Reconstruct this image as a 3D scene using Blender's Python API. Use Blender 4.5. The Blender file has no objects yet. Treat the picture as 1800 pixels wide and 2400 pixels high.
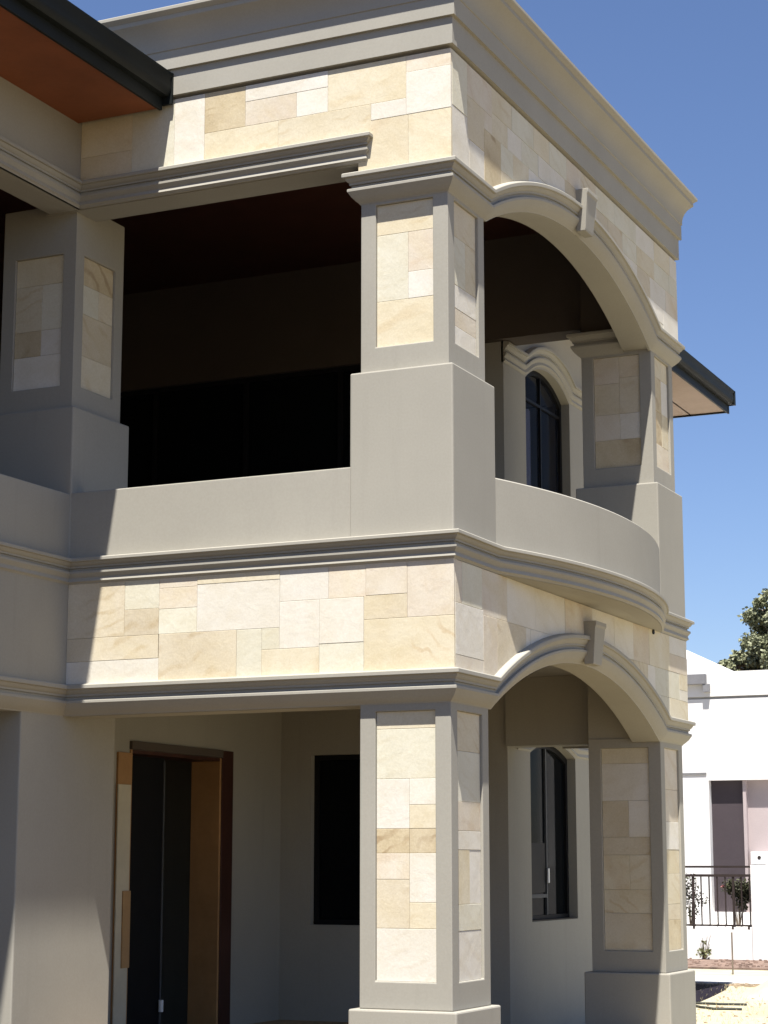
import bpy, bmesh, math, random
from mathutils import Vector
from math import sin, cos, radians, sqrt, pi, atan2
random.seed(11)
scene = bpy.context.scene
COL = scene.collection

# ------------------------------------------------------------------ camera, world, sun, exposure
cam_d = bpy.data.cameras.new('camera'); cam = bpy.data.objects.new('camera', cam_d); COL.objects.link(cam)
cam.location = (5.0468, -11.9804, 1.6)
cam.rotation_euler = (radians(90 + 10.195), 0, radians(24.91))
cam_d.sensor_fit = 'VERTICAL'; cam_d.sensor_height = 24.0; cam_d.sensor_width = 18.0; cam_d.lens = 24.0 * 4588.5 / 2400
cam_d.clip_start = 0.1; cam_d.clip_end = 2000
scene.camera = cam
SUN = Vector((0.143, -0.40, 1.0)).normalized()           # towards the sun
w = bpy.data.worlds.new('World'); scene.world = w; w.use_nodes = True
nt = w.node_tree; nt.nodes.clear()
wo = nt.nodes.new('ShaderNodeOutputWorld'); bg = nt.nodes.new('ShaderNodeBackground'); sk = nt.nodes.new('ShaderNodeTexSky')
sk.sky_type = 'NISHITA'; sk.sun_disc = False
sk.sun_elevation = math.asin(SUN.z); sk.sun_rotation = atan2(SUN.x, SUN.y)
sk.altitude = 0; sk.air_density = 1.0; sk.dust_density = 0.15; sk.ozone_density = 6.0
bg.inputs['Strength'].default_value = 0.057
gn = nt.nodes.new('ShaderNodeMix'); gn.data_type = 'RGBA'; gn.blend_type = 'MULTIPLY'; gn.inputs[0].default_value = 1.0; gn.inputs[7].default_value = (1.06, 1.0, 1.08, 1)
nt.links.new(sk.outputs[0], gn.inputs[6]); nt.links.new(gn.outputs[2], bg.inputs[0]); nt.links.new(bg.outputs[0], wo.inputs[0])
sl = bpy.data.lights.new('sun', 'SUN'); sl.energy = 5.0; sl.angle = radians(0.5); sl.color = (1.0, 0.955, 0.88)
so = bpy.data.objects.new('sun', sl); COL.objects.link(so)
so.rotation_euler = SUN.to_track_quat('Z', 'Y').to_euler(); so.location = (6, -14, 30)
vs = scene.view_settings; vs.view_transform = 'Standard'; vs.look = 'None'; vs.gamma = 1.0; vs.use_curve_mapping = False
vs.exposure = 1.17
scene.cycles.max_bounces = 8; scene.cycles.diffuse_bounces = 5

# ------------------------------------------------------------------ materials
def newmat(name):
    m = bpy.data.materials.new(name); m.use_nodes = True; n = m.node_tree
    b = n.nodes['Principled BSDF']; return m, n, b
def N(n, t, **k):
    x = n.nodes.new(t)
    for a, v in k.items(): setattr(x, a, v)
    return x
def coords(n, rnd=False):
    tc = N(n, 'ShaderNodeTexCoord')
    if not rnd: return tc.outputs['Object']
    oi = N(n, 'ShaderNodeObjectInfo'); mu = N(n, 'ShaderNodeMath', operation='MULTIPLY'); mu.inputs[1].default_value = 60.0
    n.links.new(oi.outputs['Random'], mu.inputs[0])
    ad = N(n, 'ShaderNodeVectorMath', operation='ADD'); n.links.new(tc.outputs['Object'], ad.inputs[0]); n.links.new(mu.outputs[0], ad.inputs[1])
    return ad.outputs[0]
def noise(n, vec, scale, detail=4, rough=0.55, dist=0.0):
    t = N(n, 'ShaderNodeTexNoise'); t.inputs['Scale'].default_value = scale; t.inputs['Detail'].default_value = detail
    t.inputs['Roughness'].default_value = rough; t.inputs['Distortion'].default_value = dist; n.links.new(vec, t.inputs['Vector']); return t
def ramp(n, fac, stops):
    r = N(n, 'ShaderNodeValToRGB'); el = r.color_ramp.elements
    while len(el) < len(stops): el.new(0.5)
    for e, (p, c) in zip(el, stops): e.position = p; e.color = (*c, 1)
    n.links.new(fac, r.inputs[0]); return r.outputs[0]
def mix(n, fac, a, b, blend='MIX'):
    x = N(n, 'ShaderNodeMix', data_type='RGBA', blend_type=blend)
    if isinstance(fac, float): x.inputs[0].default_value = fac
    else: n.links.new(fac, x.inputs[0])
    for s, i in ((a, 6), (b, 7)):
        if isinstance(s, tuple): x.inputs[i].default_value = (*s, 1)
        else: n.links.new(s, x.inputs[i])
    return x.outputs[2]
def bump(n, b, h, strength, dist=0.01):
    x = N(n, 'ShaderNodeBump'); x.inputs['Strength'].default_value = strength; x.inputs['Distance'].default_value = dist
    n.links.new(h, x.inputs['Height']); n.links.new(x.outputs[0], b.inputs['Normal'])
def sc(c, k): return tuple(v * k for v in c)

def surf(name, col, var=0.08, scale=1.3, rough=0.85, bscale=90, bstr=0.25, streak=False, rnd=False, metallic=0.0, spec=0.3):
    m, n, b = newmat(name); v = coords(n, rnd)
    n1 = noise(n, v, scale, 5, 0.6); c = ramp(n, n1.outputs[0], [(0.3, sc(col, 1 - var)), (0.7, sc(col, 1 + var))])
    n3 = noise(n, v, bscale * 0.6, 2); c = mix(n, 0.045, c, ramp(n, n3.outputs[0], [(0.3, (0, 0, 0)), (0.7, (1, 1, 1))]), 'SOFT_LIGHT')
    if streak:
        mp = N(n, 'ShaderNodeMapping'); mp.inputs['Scale'].default_value = (5, 5, 0.35); n.links.new(v, mp.inputs[0])
        n2 = noise(n, mp.outputs[0], 1.6, 5, 0.6)
        c = mix(n, ramp(n, n2.outputs[0], [(0.56, (0, 0, 0)), (0.78, (0.30, 0.30, 0.30))]), c, sc(col, 0.78))
    n.links.new(c, b.inputs['Base Color']); b.inputs['Roughness'].default_value = rough; b.inputs['Metallic'].default_value = metallic
    b.inputs['Specular IOR Level'].default_value = spec
    if bstr: 
        n4 = noise(n, v, bscale, 3, 0.6); n5 = noise(n, v, bscale*0.10, 4, 0.6); hm = mix(n, 0.6, n4.outputs[0], n5.outputs[0]); bump(n, b, hm, bstr*1.5, 0.006)
    return m
def stonemat(name, a, bcol, vein, vs_=0.45, wscale=3.0, dist=6.0, mode='BANDS', gate0=0.47, mott=0.45):
    m, n, b = newmat(name); v = coords(n, True); a, bcol, vein = sc(a, 0.84), sc(bcol, 0.84), sc(vein, 0.84)
    n1 = noise(n, v, 2.2, 6, 0.6, 0.8); base = ramp(n, n1.outputs[0], [(0.32, a), (0.68, bcol)])
    mp = N(n, 'ShaderNodeMapping'); mp.inputs['Rotation'].default_value = (0.5, 0.25, 0.9); n.links.new(v, mp.inputs[0])
    wv = N(n, 'ShaderNodeTexWave', wave_type=mode, bands_direction='Z'); wv.inputs['Scale'].default_value = wscale
    wv.inputs['Distortion'].default_value = dist; wv.inputs['Detail'].default_value = 3; wv.inputs['Detail Scale'].default_value = 1.1
    oi0 = N(n, 'ShaderNodeObjectInfo'); mr = N(n, 'ShaderNodeMapRange'); mr.inputs['To Min'].default_value = 0.35; mr.inputs['To Max'].default_value = 1.25
    rr = N(n, 'ShaderNodeMath', operation='FRACT'); r7 = N(n, 'ShaderNodeMath', operation='MULTIPLY'); r7.inputs[1].default_value = 7.31
    n.links.new(oi0.outputs['Random'], r7.inputs[0]); n.links.new(r7.outputs[0], rr.inputs[0]); n.links.new(rr.outputs[0], mr.inputs['Value'])
    vm = N(n, 'ShaderNodeVectorMath', operation='SCALE'); n.links.new(mp.outputs[0], vm.inputs[0]); n.links.new(mr.outputs[0], vm.inputs['Scale'])
    n.links.new(vm.outputs[0], wv.inputs['Vector'])
    vf = ramp(n, wv.outputs[0], [(0.72, (0, 0, 0)), (0.97, (vs_, vs_, vs_))])
    n2 = noise(n, v, 3.0, 3); gate = ramp(n, n2.outputs[0], [(gate0, (0, 0, 0)), (gate0 + 0.15, (1, 1, 1))])
    f = mix(n, 1.0, vf, gate, 'MULTIPLY')
    c = mix(n, f, base, vein)
    nm = noise(n, v, 1.7, 7, 0.68, 1.2); c = mix(n, ramp(n, nm.outputs[0], [(0.44, (0, 0, 0)), (0.72, (mott, mott, mott))]), c, (0.53, 0.44, 0.262))
    nk = noise(n, v, 11, 5, 0.75, 0.6); c = mix(n, ramp(n, nk.outputs[0], [(0.68, (0, 0, 0)), (0.80, (0.35, 0.35, 0.35))]), c, (0.33, 0.24, 0.13))
    n3 = noise(n, v, 70, 3, 0.7); c = mix(n, 0.18, c, ramp(n, n3.outputs[0], [(0.3, (0.1, 0.1, 0.1)), (0.7, (0.9, 0.9, 0.9))]), 'SOFT_LIGHT')
    oi = N(n, 'ShaderNodeObjectInfo'); c = mix(n, 0.5, c, ramp(n, oi.outputs['Random'], [(0.0, (0.40, 0.40, 0.41)), (1.0, (0.60, 0.59, 0.57))]), 'SOFT_LIGHT')
    n.links.new(c, b.inputs['Base Color']); b.inputs['Roughness'].default_value = 0.82; b.inputs['Specular IOR Level'].default_value = 0.25
    n4 = noise(n, v, 9, 7, 0.62, 0.5); bump(n, b, n4.outputs[0], 0.30, 0.010)
    return m
M = {}
TA = (0.318, 0.302, 0.260)
M['render'] = surf('taupe_acrylic_render', TA, 0.075, 0.55, 0.9, 110, 0.07, streak=True)
M['trim'] = surf('taupe_moulding_render', sc(TA, 1.03), 0.05, 1.4, 0.85, 110, 0.06)
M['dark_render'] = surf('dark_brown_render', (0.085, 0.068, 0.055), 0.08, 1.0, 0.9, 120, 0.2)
M['backing'] = surf('mortar', (0.58, 0.52, 0.41), 0.1, 4, 0.95, 60, 0.3)
M['W'] = stonemat('sandstone_cream', (0.73, 0.685, 0.58), (0.79, 0.755, 0.68), (0.64, 0.56, 0.43), 0.25, mott=0.15)
M['Y'] = stonemat('sandstone_yellow', (0.69, 0.61, 0.44), (0.745, 0.68, 0.53), (0.56, 0.42, 0.23), 0.3, 3.4, 7)
M['P'] = stonemat('sandstone_pink', (0.68, 0.59, 0.47), (0.745, 0.685, 0.575), (0.58, 0.44, 0.30), 0.3, 2.6)
M['T'] = stonemat('sandstone_tan', (0.62, 0.54, 0.40), (0.70, 0.63, 0.49), (0.48, 0.36, 0.20), 0.45, 3.0)
M['B'] = stonemat('sandstone_brown_veined', (0.54, 0.44, 0.28), (0.68, 0.59, 0.42), (0.26, 0.15, 0.07), 0.5, 3.2, 11, 'BANDS', 0.44)
M['G'] = stonemat('sandstone_pale', (0.69, 0.655, 0.52), (0.75, 0.72, 0.60), (0.60, 0.53, 0.37), 0.25, mott=0.28)
M['O'] = stonemat('sandstone_orange_veined', (0.69, 0.60, 0.42), (0.74, 0.67, 0.51), (0.52, 0.35, 0.17), 0.38, 3.0, 9, 'RINGS', 0.45)
M['soffit'] = surf('stained_timber_lining', (0.23, 0.072, 0.028), 0.15, 2.0, 0.5, 40, 0.1)
M['gutter'] = surf('dark_green_gutter_steel', (0.009, 0.0115, 0.011), 0.2, 3, 0.55, 30, 0.0, spec=0.2)
M['bounce_lit_soffit'] = surf('bounce_lit_eave_lining', (0.40, 0.315, 0.27), 0.06, 2, 0.8, 40, 0.05)  # pale pink puts the ground bounce into the timber lining's colour
M['tile'] = surf('charcoal_roof_tile', (0.035, 0.035, 0.038), 0.2, 5, 0.8, 50, 0.3)
M['timber'] = surf('brown_timber', (0.37, 0.205, 0.085), 0.14, 3, 0.5, 30, 0.1)
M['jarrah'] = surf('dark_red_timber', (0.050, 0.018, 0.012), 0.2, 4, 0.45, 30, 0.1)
M['ply'] = surf('pale_plywood', (0.55, 0.50, 0.38), 0.06, 4, 0.7, 40, 0.05)
M['cardboard'] = surf('brown_cardboard', (0.40, 0.25, 0.12), 0.08, 5, 0.85, 60, 0.1)
M['alu'] = surf('grey_aluminium', (0.10, 0.105, 0.11), 0.05, 5, 0.6, 60, 0.0, spec=0.1)
M['black_alu'] = surf('black_aluminium', (0.012, 0.012, 0.013), 0.1, 5, 0.5, 60, 0.0, spec=0.08)
M['white'] = surf('white_plastic', (0.80, 0.80, 0.78), 0.03, 5, 0.5, 60, 0.0)
M['nwhite'] = surf('white_painted_render', (0.68, 0.672, 0.66), 0.03, 1.5, 0.85, 80, 0.15)
M['mauve'] = surf('mauve_render', (0.37, 0.315, 0.315), 0.05, 1.5, 0.85, 80, 0.15)
M['plum'] = surf('plum_door_paint', (0.060, 0.048, 0.054), 0.08, 2, 0.5, 60, 0.0)
M['iron'] = surf('dark_brown_iron', (0.028, 0.020, 0.018), 0.15, 6, 0.5, 60, 0.1)
M['roofwhite'] = surf('white_roof_sheet', (0.66, 0.66, 0.655), 0.03, 2, 0.5, 60, 0.0)
M['floor'] = surf('grey_concrete', (0.27, 0.255, 0.23), 0.12, 2, 0.9, 50, 0.3)
M['reflection_blue'] = surf('blue_grey_reflection', (0.36, 0.40, 0.66), 0.08, 2, 0.8, 60, 0.05)
M['leaf'] = surf('grey_green_leaves', (0.20, 0.21, 0.12), 0.45, 1.3, 0.6, 40, 0.0, spec=0.4)
M['leaf2'] = surf('olive_leaves', (0.15, 0.16, 0.07), 0.35, 2, 0.6, 40, 0.0, spec=0.4)
M['leaf_dark'] = surf('dark_leaves', (0.055, 0.058, 0.032), 0.4, 3, 0.6, 40, 0.0)
M['flower'] = surf('pink_petals', (0.45, 0.16, 0.17), 0.2, 2, 0.7, 40, 0.0)
M['bark'] = surf('grey_bark', (0.16, 0.125, 0.095), 0.3, 6, 0.95, 40, 0.6)
M['concrete'] = surf('pale_concrete_path', (0.42, 0.41, 0.39), 0.06, 1.2, 0.9, 60, 0.2)
M['mulch'] = surf('brown_mulch', (0.18, 0.125, 0.10), 0.45, 7, 0.95, 40, 0.8)
M['hose'] = surf('dark_hose', (0.03, 0.032, 0.026), 0.2, 8, 0.6, 30, 0.0)
M['straw'] = surf('dry_grass', (0.42, 0.37, 0.20), 0.25, 5, 0.9, 30, 0.0)
def glassmat(name, tint, rough=0.04, alpha=0.95):
    m, n, b = newmat(name); b.inputs['Base Color'].default_value = (*tint, 1); b.inputs['Roughness'].default_value = rough
    b.inputs['Specular IOR Level'].default_value = 0.015; b.inputs['Alpha'].default_value = alpha; return m
M['glass'] = glassmat('dark_tinted_glass', (0.006, 0.007, 0.008))
M['clear'] = glassmat('clear_glass', (0.02, 0.022, 0.03), 0.02, 0.35)
def sandmat():
    m, n, b = newmat('pale_sand'); v = coords(n)
    a = noise(n, v, 0.55, 6, 0.62, 0.4); c = ramp(n, a.outputs[0], [(0.33, (0.38, 0.335, 0.23)), (0.5, (0.45, 0.405, 0.29)), (0.68, (0.41, 0.38, 0.245))])
    d = noise(n, v, 9, 6, 0.7); c = mix(n, ramp(n, d.outputs[0], [(0.55, (0, 0, 0)), (0.75, (0.45, 0.45, 0.45))]), c, (0.22, 0.18, 0.10))
    n.links.new(c, b.inputs['Base Color']); b.inputs['Roughness'].default_value = 0.95
    e = noise(n, v, 30, 5, 0.7); bump(n, b, e.outputs[0], 0.6, 0.03); return m
M['sand'] = sandmat()

# ------------------------------------------------------------------ mesh helpers
class MB:
    def __init__(s): s.v = []; s.f = []
    def quad(s, *p):
        i = len(s.v); s.v += [tuple(q) for q in p]; s.f.append(tuple(range(i, i + len(p)))); return s
    def box(s, x0, x1, y0, y1, z0, z1):
        i = len(s.v); s.v += [(x0,y0,z0),(x1,y0,z0),(x1,y1,z0),(x0,y1,z0),(x0,y0,z1),(x1,y0,z1),(x1,y1,z1),(x0,y1,z1)]
        for f in ((0,3,2,1),(4,5,6,7),(0,1,5,4),(1,2,6,5),(2,3,7,6),(3,0,4,7)): s.f.append(tuple(i + k for k in f))
        return s
    def rings(s, rings, caps=True, closed=True):
        i = len(s.v); k = len(rings[0])
        for r in rings: s.v += [tuple(p) for p in r]
        for a in range(len(rings) - 1):
            for b in range(k if closed else k - 1):
                c = (b + 1) % k
                s.f.append((i + a*k + b, i + a*k + c, i + (a+1)*k + c, i + (a+1)*k + b))
        if caps: s.f.append(tuple(i + b for b in range(k))[::-1]); s.f.append(tuple(i + (len(rings)-1)*k + b for b in range(k)))
        return s
    def tube(s, pts, rad, seg=8):
        R = []
        pts = [Vector(p) for p in pts]
        for a, p in enumerate(pts):
            d = (pts[min(a+1, len(pts)-1)] - pts[max(a-1, 0)]).normalized()
            u = d.orthogonal().normalized() if abs(d.z) > 0.9 else d.cross(Vector((0,0,1))).normalized(); t = d.cross(u)
            r = rad[a] if isinstance(rad, (list, tuple)) else rad
            R.append([p + (u*cos(2*pi*k/seg) + t*sin(2*pi*k/seg))*r for k in range(seg)])
        return s.rings(R)
    def build(s, name, mat, parent=None, bevel=0.0, smooth=0, fix=True):
        me = bpy.data.meshes.new(name); me.from_pydata(s.v, [], s.f); me.update()
        if fix:
            bm = bmesh.new(); bm.from_mesh(me); bmesh.ops.remove_doubles(bm, verts=bm.verts, dist=0.0004)
            bmesh.ops.recalc_face_normals(bm, faces=bm.faces); bm.to_mesh(me); bm.free()
        if smooth:
            me.polygons.foreach_set('use_smooth', [True]*len(me.polygons)); me.set_sharp_from_angle(angle=radians(smooth))
        me.materials.append(M[mat] if isinstance(mat, str) else mat)
        o = bpy.data.objects.new(name, me); COL.objects.link(o)
        if parent: o.parent = parent
        if bevel:
            b = o.modifiers.new('edge', 'BEVEL'); b.width = bevel; b.segments = 2; b.limit_method = 'ANGLE'; b.angle_limit = radians(50)
        return o
def thing(name, label, cat, loc=(0,0,0), group=None):
    o = bpy.data.objects.new(name, None); COL.objects.link(o); o.location = loc; o['label'] = label; o['category'] = cat
    if group: o['group'] = group
    return o
def tag(o, label=None, cat=None, group=None, kind=None):
    for k, v in (('label', label), ('category', cat), ('group', group), ('kind', kind)):
        if v: o[k] = v
    return o
def sweep_plan(path, prof):                                # profile (p, z) carried round a plan path, p to the right of travel
    n = len(path); R = []
    for i in range(n):
        a = Vector(path[max(i-1, 0)]); b = Vector(path[i]); c = Vector(path[min(i+1, n-1)])
        d1 = (b-a).normalized() if i > 0 else (c-b).normalized(); d2 = (c-b).normalized() if i < n-1 else d1
        n1 = Vector((d1.y, -d1.x)); n2 = Vector((d2.y, -d2.x)); m = (n1+n2)
        m = m.normalized() / max(0.3, m.normalized().dot(n1))
        R.append([(b.x + m.x*p, b.y + m.y*p, z) for p, z in prof])
    return MB().rings(R)
def sweep_elev(x0, path, prof):                            # profile (p, u) carried along an elevation path (y, z) on a wall facing +X
    n = len(path); R = []
    for i in range(n):
        a = Vector(path[max(i-1, 0)]); b = Vector(path[i]); c = Vector(path[min(i+1, n-1)])
        d1 = (b-a).normalized() if i > 0 else (c-b).normalized(); d2 = (c-b).normalized() if i < n-1 else d1
        n1 = Vector((-d1.y, d1.x)); n2 = Vector((-d2.y, d2.x)); m = (n1+n2)
        m = m.normalized() / max(0.3, m.normalized().dot(n1))
        R.append([(x0 + p, b.x + m.x*u, b.y + m.y*u) for p, u in prof])
    return MB().rings(R)
def arch_fn(ya, yb, z0, rise):
    h = (yb-ya)/2; cy = (ya+yb)/2; R = (h*h + rise*rise)/(2*rise); zc = z0 + rise - R
    return lambda y, e=0.0: (zc + sqrt(max(0.0, (R+e)**2 - (y-cy)**2)))
def arch_pts(ya, yb, z0, rise, n=44):
    h = (yb-ya)/2; cy = (ya+yb)/2; R = (h*h + rise*rise)/(2*rise); zc = z0 + rise - R; t = math.asin(h/R)
    return [(cy + R*sin(-t + 2*t*i/n), zc + R*cos(-t + 2*t*i/n)) for i in range(n+1)]

# ------------------------------------------------------------------ the setting: ground
gm = MB(); gm.quad((-400,-400,0),(400,-400,0),(400,400,0),(-400,400,0))
tag(gm.build('ground', surf('dark_garden_soil', (0.170, 0.118, 0.042), 0.15, 0.6, 0.95, 20, 0.5)), kind='structure')
ym = MB().quad((-40,7.6,0.004),(25,7.6,0.004),(25,14.46,0.004),(-40,14.46,0.004)).quad((0.12,3.4,0.004),(25,3.4,0.004),(25,7.6,0.004),(0.12,7.6,0.004)).quad((-1.55,5.6,0.004),(0.12,5.6,0.004),(0.12,7.6,0.004),(-1.55,7.6,0.004))
tag(ym.build('sand_yard', 'sand'), kind='structure')
dm = MB().quad((-9,-26,0.004),(16,-26,0.004),(16,-0.6,0.004),(-9,-0.6,0.004))
tag(dm.build('bounce_cut_paving', surf('dark_brown_bounce_cut', (0.085, 0.064, 0.040), 0.2, 3, 0.9, 30, 0.4)), kind='structure')  # unseen dark paving added to cut light bounced into the shaded walls
tag(MB().box(-40, 25, 14.46, 15.95, -0.05, 0.035).build('footpath', 'concrete', bevel=0.01), kind='structure')
tag(MB().box(-40, 25, 15.99, 17.9, -0.05, 0.022).build('verge', surf('pale_dry_verge', (0.38, 0.365, 0.27), 0.15, 2, 0.95, 30, 0.6)), kind='structure')

# ------------------------------------------------------------------ THE HOUSE
house = thing('house', 'two-storey taupe rendered house with sandstone-clad corner balcony, arches and piers', 'house')
PW, IN = 0.78, 0.05
def stone(parent, plane, pos, a0, a1, z0, z1, mat, th=0.058, botf=None, topz=None):
    """one slab of stone; plane 'y' faces -Y at y=pos, plane 'x' faces +X at x=pos"""
    g = 0.0009; ch = 0.0018; out = random.uniform(-0.0012, 0.0012)
    a0 += g; a1 -= g; z0 += g; z1 -= g
    if a1 - a0 < 0.012 or z1 - z0 < 0.012: return
    if botf:
        k = max(2, int((a1-a0)/0.06)); A = [a0 + (a1-a0)*i/k for i in range(k+1)]
        zb = [min(z1, max(z0, botf(a))) for a in A]
        if max(z1 - z for z in zb) < 0.015: return
        lo = [(a, z) for a, z in zip(A, zb) if z1 - z > 0.004]
        if len(lo) < 2: return
        poly = lo + [(lo[-1][0], z1), (lo[0][0], z1)]
    else: poly = [(a0, z0), (a1, z0), (a1, z1), (a0, z1)]
    ca = sum(p[0] for p in poly)/len(poly); cz = sum(p[1] for p in poly)/len(poly)
    def ins(p):
        return (p[0] + math.copysign(min(ch, abs(ca-p[0])), ca-p[0]), p[1] + math.copysign(min(ch, abs(cz-p[1])), cz-p[1]))
    def P(a, z, d): return (a, pos - d, z) if plane == 'y' else (pos + d, a, z)
    r0 = [P(a, z, -th) for a, z in poly]; r1 = [P(a, z, out - ch*0.7) for a, z in poly]; r2 = [P(*ins(p), out) for p in poly]
    return MB().rings([r0, r1, r2]).build('stone', mat, parent)
def layout(parent, plane, pos, items, **k):
    for a0, a1, z0, z1, m in items: stone(parent, plane, pos, a0, a1, z0, z1, m, **k)
def ashlar(a0, a1, z0, z1, rows, seed, mats='WWYPTGYWPO', wmin=0.28, wmax=0.62):
    rd = random.Random(seed); out = []; zs = [z0]
    for r in rows: zs.append(zs[-1] + r*(z1-z0)/sum(rows))
    for zb, zt in zip(zs, zs[1:]):
        x = a0 - rd.uniform(0, 0.25)
        while x < a1 - 0.06:
            wd = rd.uniform(wmin, wmax)
            if a1 - (x+wd) < 0.12: wd = a1 - x
            l = max(x, a0); r_ = min(x+wd, a1)
            if r_ - l > 0.1 and rd.random() < 0.2 and zt - zb > 0.2:
                zm = zb + (zt-zb)*rd.choice((0.4, 0.5, 0.6)); out += [(l, r_, zb, zm, rd.choice(mats)), (l, r_, zm, zt, rd.choice(mats))]
            elif r_ > l: out.append((l, r_, zb, zt, rd.choice(mats)))
            x += wd
    return out
def recess_face(mb, O, U, V, Nn, W, H, hole, depth):
    """face O + uU + vV with a sunk rectangle hole=(u0,u1,v0,v1)"""
    O, U, V, Nn = map(Vector, (O, U, V, Nn)); p = lambda u, v, d=0: tuple(O + U*u + V*v - Nn*d)
    if not hole: mb.quad(p(0,0), p(W,0), p(W,H), p(0,H)); return
    u0, u1, v0, v1 = hole
    o = [(0,0),(W,0),(W,H),(0,H)]; i = [(u0,v0),(u1,v0),(u1,v1),(u0,v1)]
    for k in range(4):
        j = (k+1) % 4
        mb.quad(p(*o[k]), p(*o[j]), p(*i[j]), p(*i[k])); mb.quad(p(*i[k]), p(*i[j]), p(*i[j], depth), p(*i[k], depth))
    mb.quad(*[p(*q, depth) for q in i])
REC, STH = 0.038, 0.018
def pier(xr, yf, zb0, zb1, zs1, panels, pz, label, name='pier'):
    """square pier, outer corner (xr, yf); base zb0..zb1, shaft zb1..zs1, sunk stone panels on the faces in `panels`"""
    b = MB().box(xr-PW, xr, yf, yf+PW, zb0, zb1).build(name, 'render', house, bevel=0.012); b['label'] = label
    x0, x1, y0, y1 = xr-PW+IN+0.01, xr-IN, yf+IN, yf+PW-IN-0.01; H = zs1-zb1; W = x1-x0
    hole = (0.115, W-0.115, pz[0]-zb1, pz[1]-zb1); m = MB()
    recess_face(m, (x0,y0,zb1), (1,0,0), (0,0,1), (0,-1,0), W, H, hole if 'f' in panels else None, REC)
    recess_face(m, (x1,y0,zb1), (0,1,0), (0,0,1), (1,0,0), W, H, hole if 'r' in panels else None, REC)
    recess_face(m, (x1,y1,zb1), (-1,0,0), (0,0,1), (0,1,0), W, H, None, REC)
    recess_face(m, (x0,y1,zb1), (0,-1,0), (0,0,1), (-1,0,0), W, H, None, REC)
    m.quad((x0,y0,zs1),(x1,y0,zs1),(x1,y1,zs1),(x0,y1,zs1)); m.quad((x0,y0,zb1),(x1,y0,zb1),(x1,y1,zb1),(x0,y1,zb1))
    m.build('shaft', 'render', b, bevel=0.006)
    return b, (x0+0.115, x1-0.115), (y0+0.115, y1-0.115), y0+REC-STH, x1-REC+STH
def panel_stones(b, plane, pos, ar, rows):
    a0, a1 = ar; mid = a0 + (a1-a0)*0.55
    for r in rows:
        z0, z1, m = r[0], r[1], r[2]; l = a0 if len(r) < 4 or r[3] == 0 else mid; e = a1 if len(r) < 4 or r[3] == 1 else mid
        stone(b, plane, pos, l + (0.001 if l == a0 else 0), e - (0.001 if e == a1 else 0), z0, z1, m, th=STH-0.001)
def rand_rows(z0, z1, seed, mats='WYPTGWOYB'):
    rd = random.Random(seed); z = z0; out = []
    while z < z1 - 0.05:
        h = rd.uniform(0.13, 0.34)
        if z1 - (z+h) < 0.12: h = z1 - z
        if rd.random() < 0.4: out += [(z, z+h, rd.choice(mats), 0), (z, z+h, rd.choice(mats), 1)]
        else: out.append((z, z+h, rd.choice(mats)))
        z += h
    return out
PL, PU = (0.838, 2.615), (5.162, 6.20)
# piers: near corner (both storeys), far corner (both storeys), inner corner (upper storey)
b, fx, ry, py, px = pier(0, 0, -0.3, 0.657, 2.70, 'fr', PL, 'nearest ground-floor corner pier with tall stone panels')
panel_stones(b, 'y', py, fx, [(0.838,1.18,'W'),(1.18,1.5,'T',0),(1.5,1.671,'P',0),(1.18,1.35,'Y',1),(1.35,1.671,'W',1),(1.671,1.833,'B',0),(1.671,1.833,'B',1),(1.833,2.163,'W',0),(1.833,1.99,'Y',1),(1.99,2.163,'W',1),(2.163,2.497,'G'),(2.497,2.615,'Y')])
panel_stones(b, 'x', px, ry, [(0.838,1.163,'W'),(1.163,1.336,'G'),(1.336,1.694,'Y',0),(1.336,1.694,'W',1),(1.694,1.82,'W'),(1.82,2.013,'P'),(2.013,2.35,'G'),(2.35,2.615,'Y')])
b, fx, ry, py, px = pier(0, 0, 3.62, 4.98, 6.30, 'fr', PU, 'nearest balcony corner pier on a tall rendered base')
panel_stones(b, 'y', py, fx, [(5.162,5.492,'Y'),(5.492,5.978,'G',0),(5.492,5.686,'W',1),(5.686,5.978,'P',1),(5.978,6.20,'Y')])
panel_stones(b, 'x', px, ry, [(5.162,5.30,'W'),(5.30,5.43,'P'),(5.43,5.60,'W'),(5.60,5.95,'Y',1),(5.60,5.95,'G',0),(5.95,6.20,'T')])
b, fx, ry, py, px = pier(0, 4.73, -0.3, 0.67, 2.70, 'fr', (0.855, 2.615), 'far ground-floor pier beyond the arch')
panel_stones(b, 'y', py, fx, [(0.855,1.177,'T'),(1.177,1.379,'O'),(1.379,1.679,'O',0),(1.379,1.679,'Y',1),(1.679,1.834,'T'),(1.834,2.152,'T',0),(1.834,2.152,'W',1),(2.152,2.478,'W'),(2.478,2.615,'Y')])
panel_stones(b, 'x', px, ry, rand_rows(0.855, 2.615, 5))
b, fx, ry, py, px = pier(0, 4.73, 3.62, 4.985, 6.30, 'fr', PU, 'far balcony pier beyond the upper arch')
panel_stones(b, 'y', py, fx, [(5.162,5.42,'B'),(5.42,5.66,'P',0),(5.42,5.66,'W',1),(5.66,5.95,'T',0),(5.66,6.0,'T',1),(5.95,6.20,'P',0),(6.0,6.20,'P',1)])
panel_stones(b, 'x', px, ry, rand_rows(PU[0], PU[1], 9))
b, fx, ry, py, px = pier(-3.08, 0, 3.62, 4.98, 6.60, 'fr', PU, 'shaded balcony pier in the inner corner')
panel_stones(b, 'y', py, fx, [(5.162,5.42,'W'),(5.42,5.62,'B',0),(5.42,5.62,'W',1),(5.62,5.98,'Y',0),(5.62,5.98,'G',1),(5.98,6.20,'O')])
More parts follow.
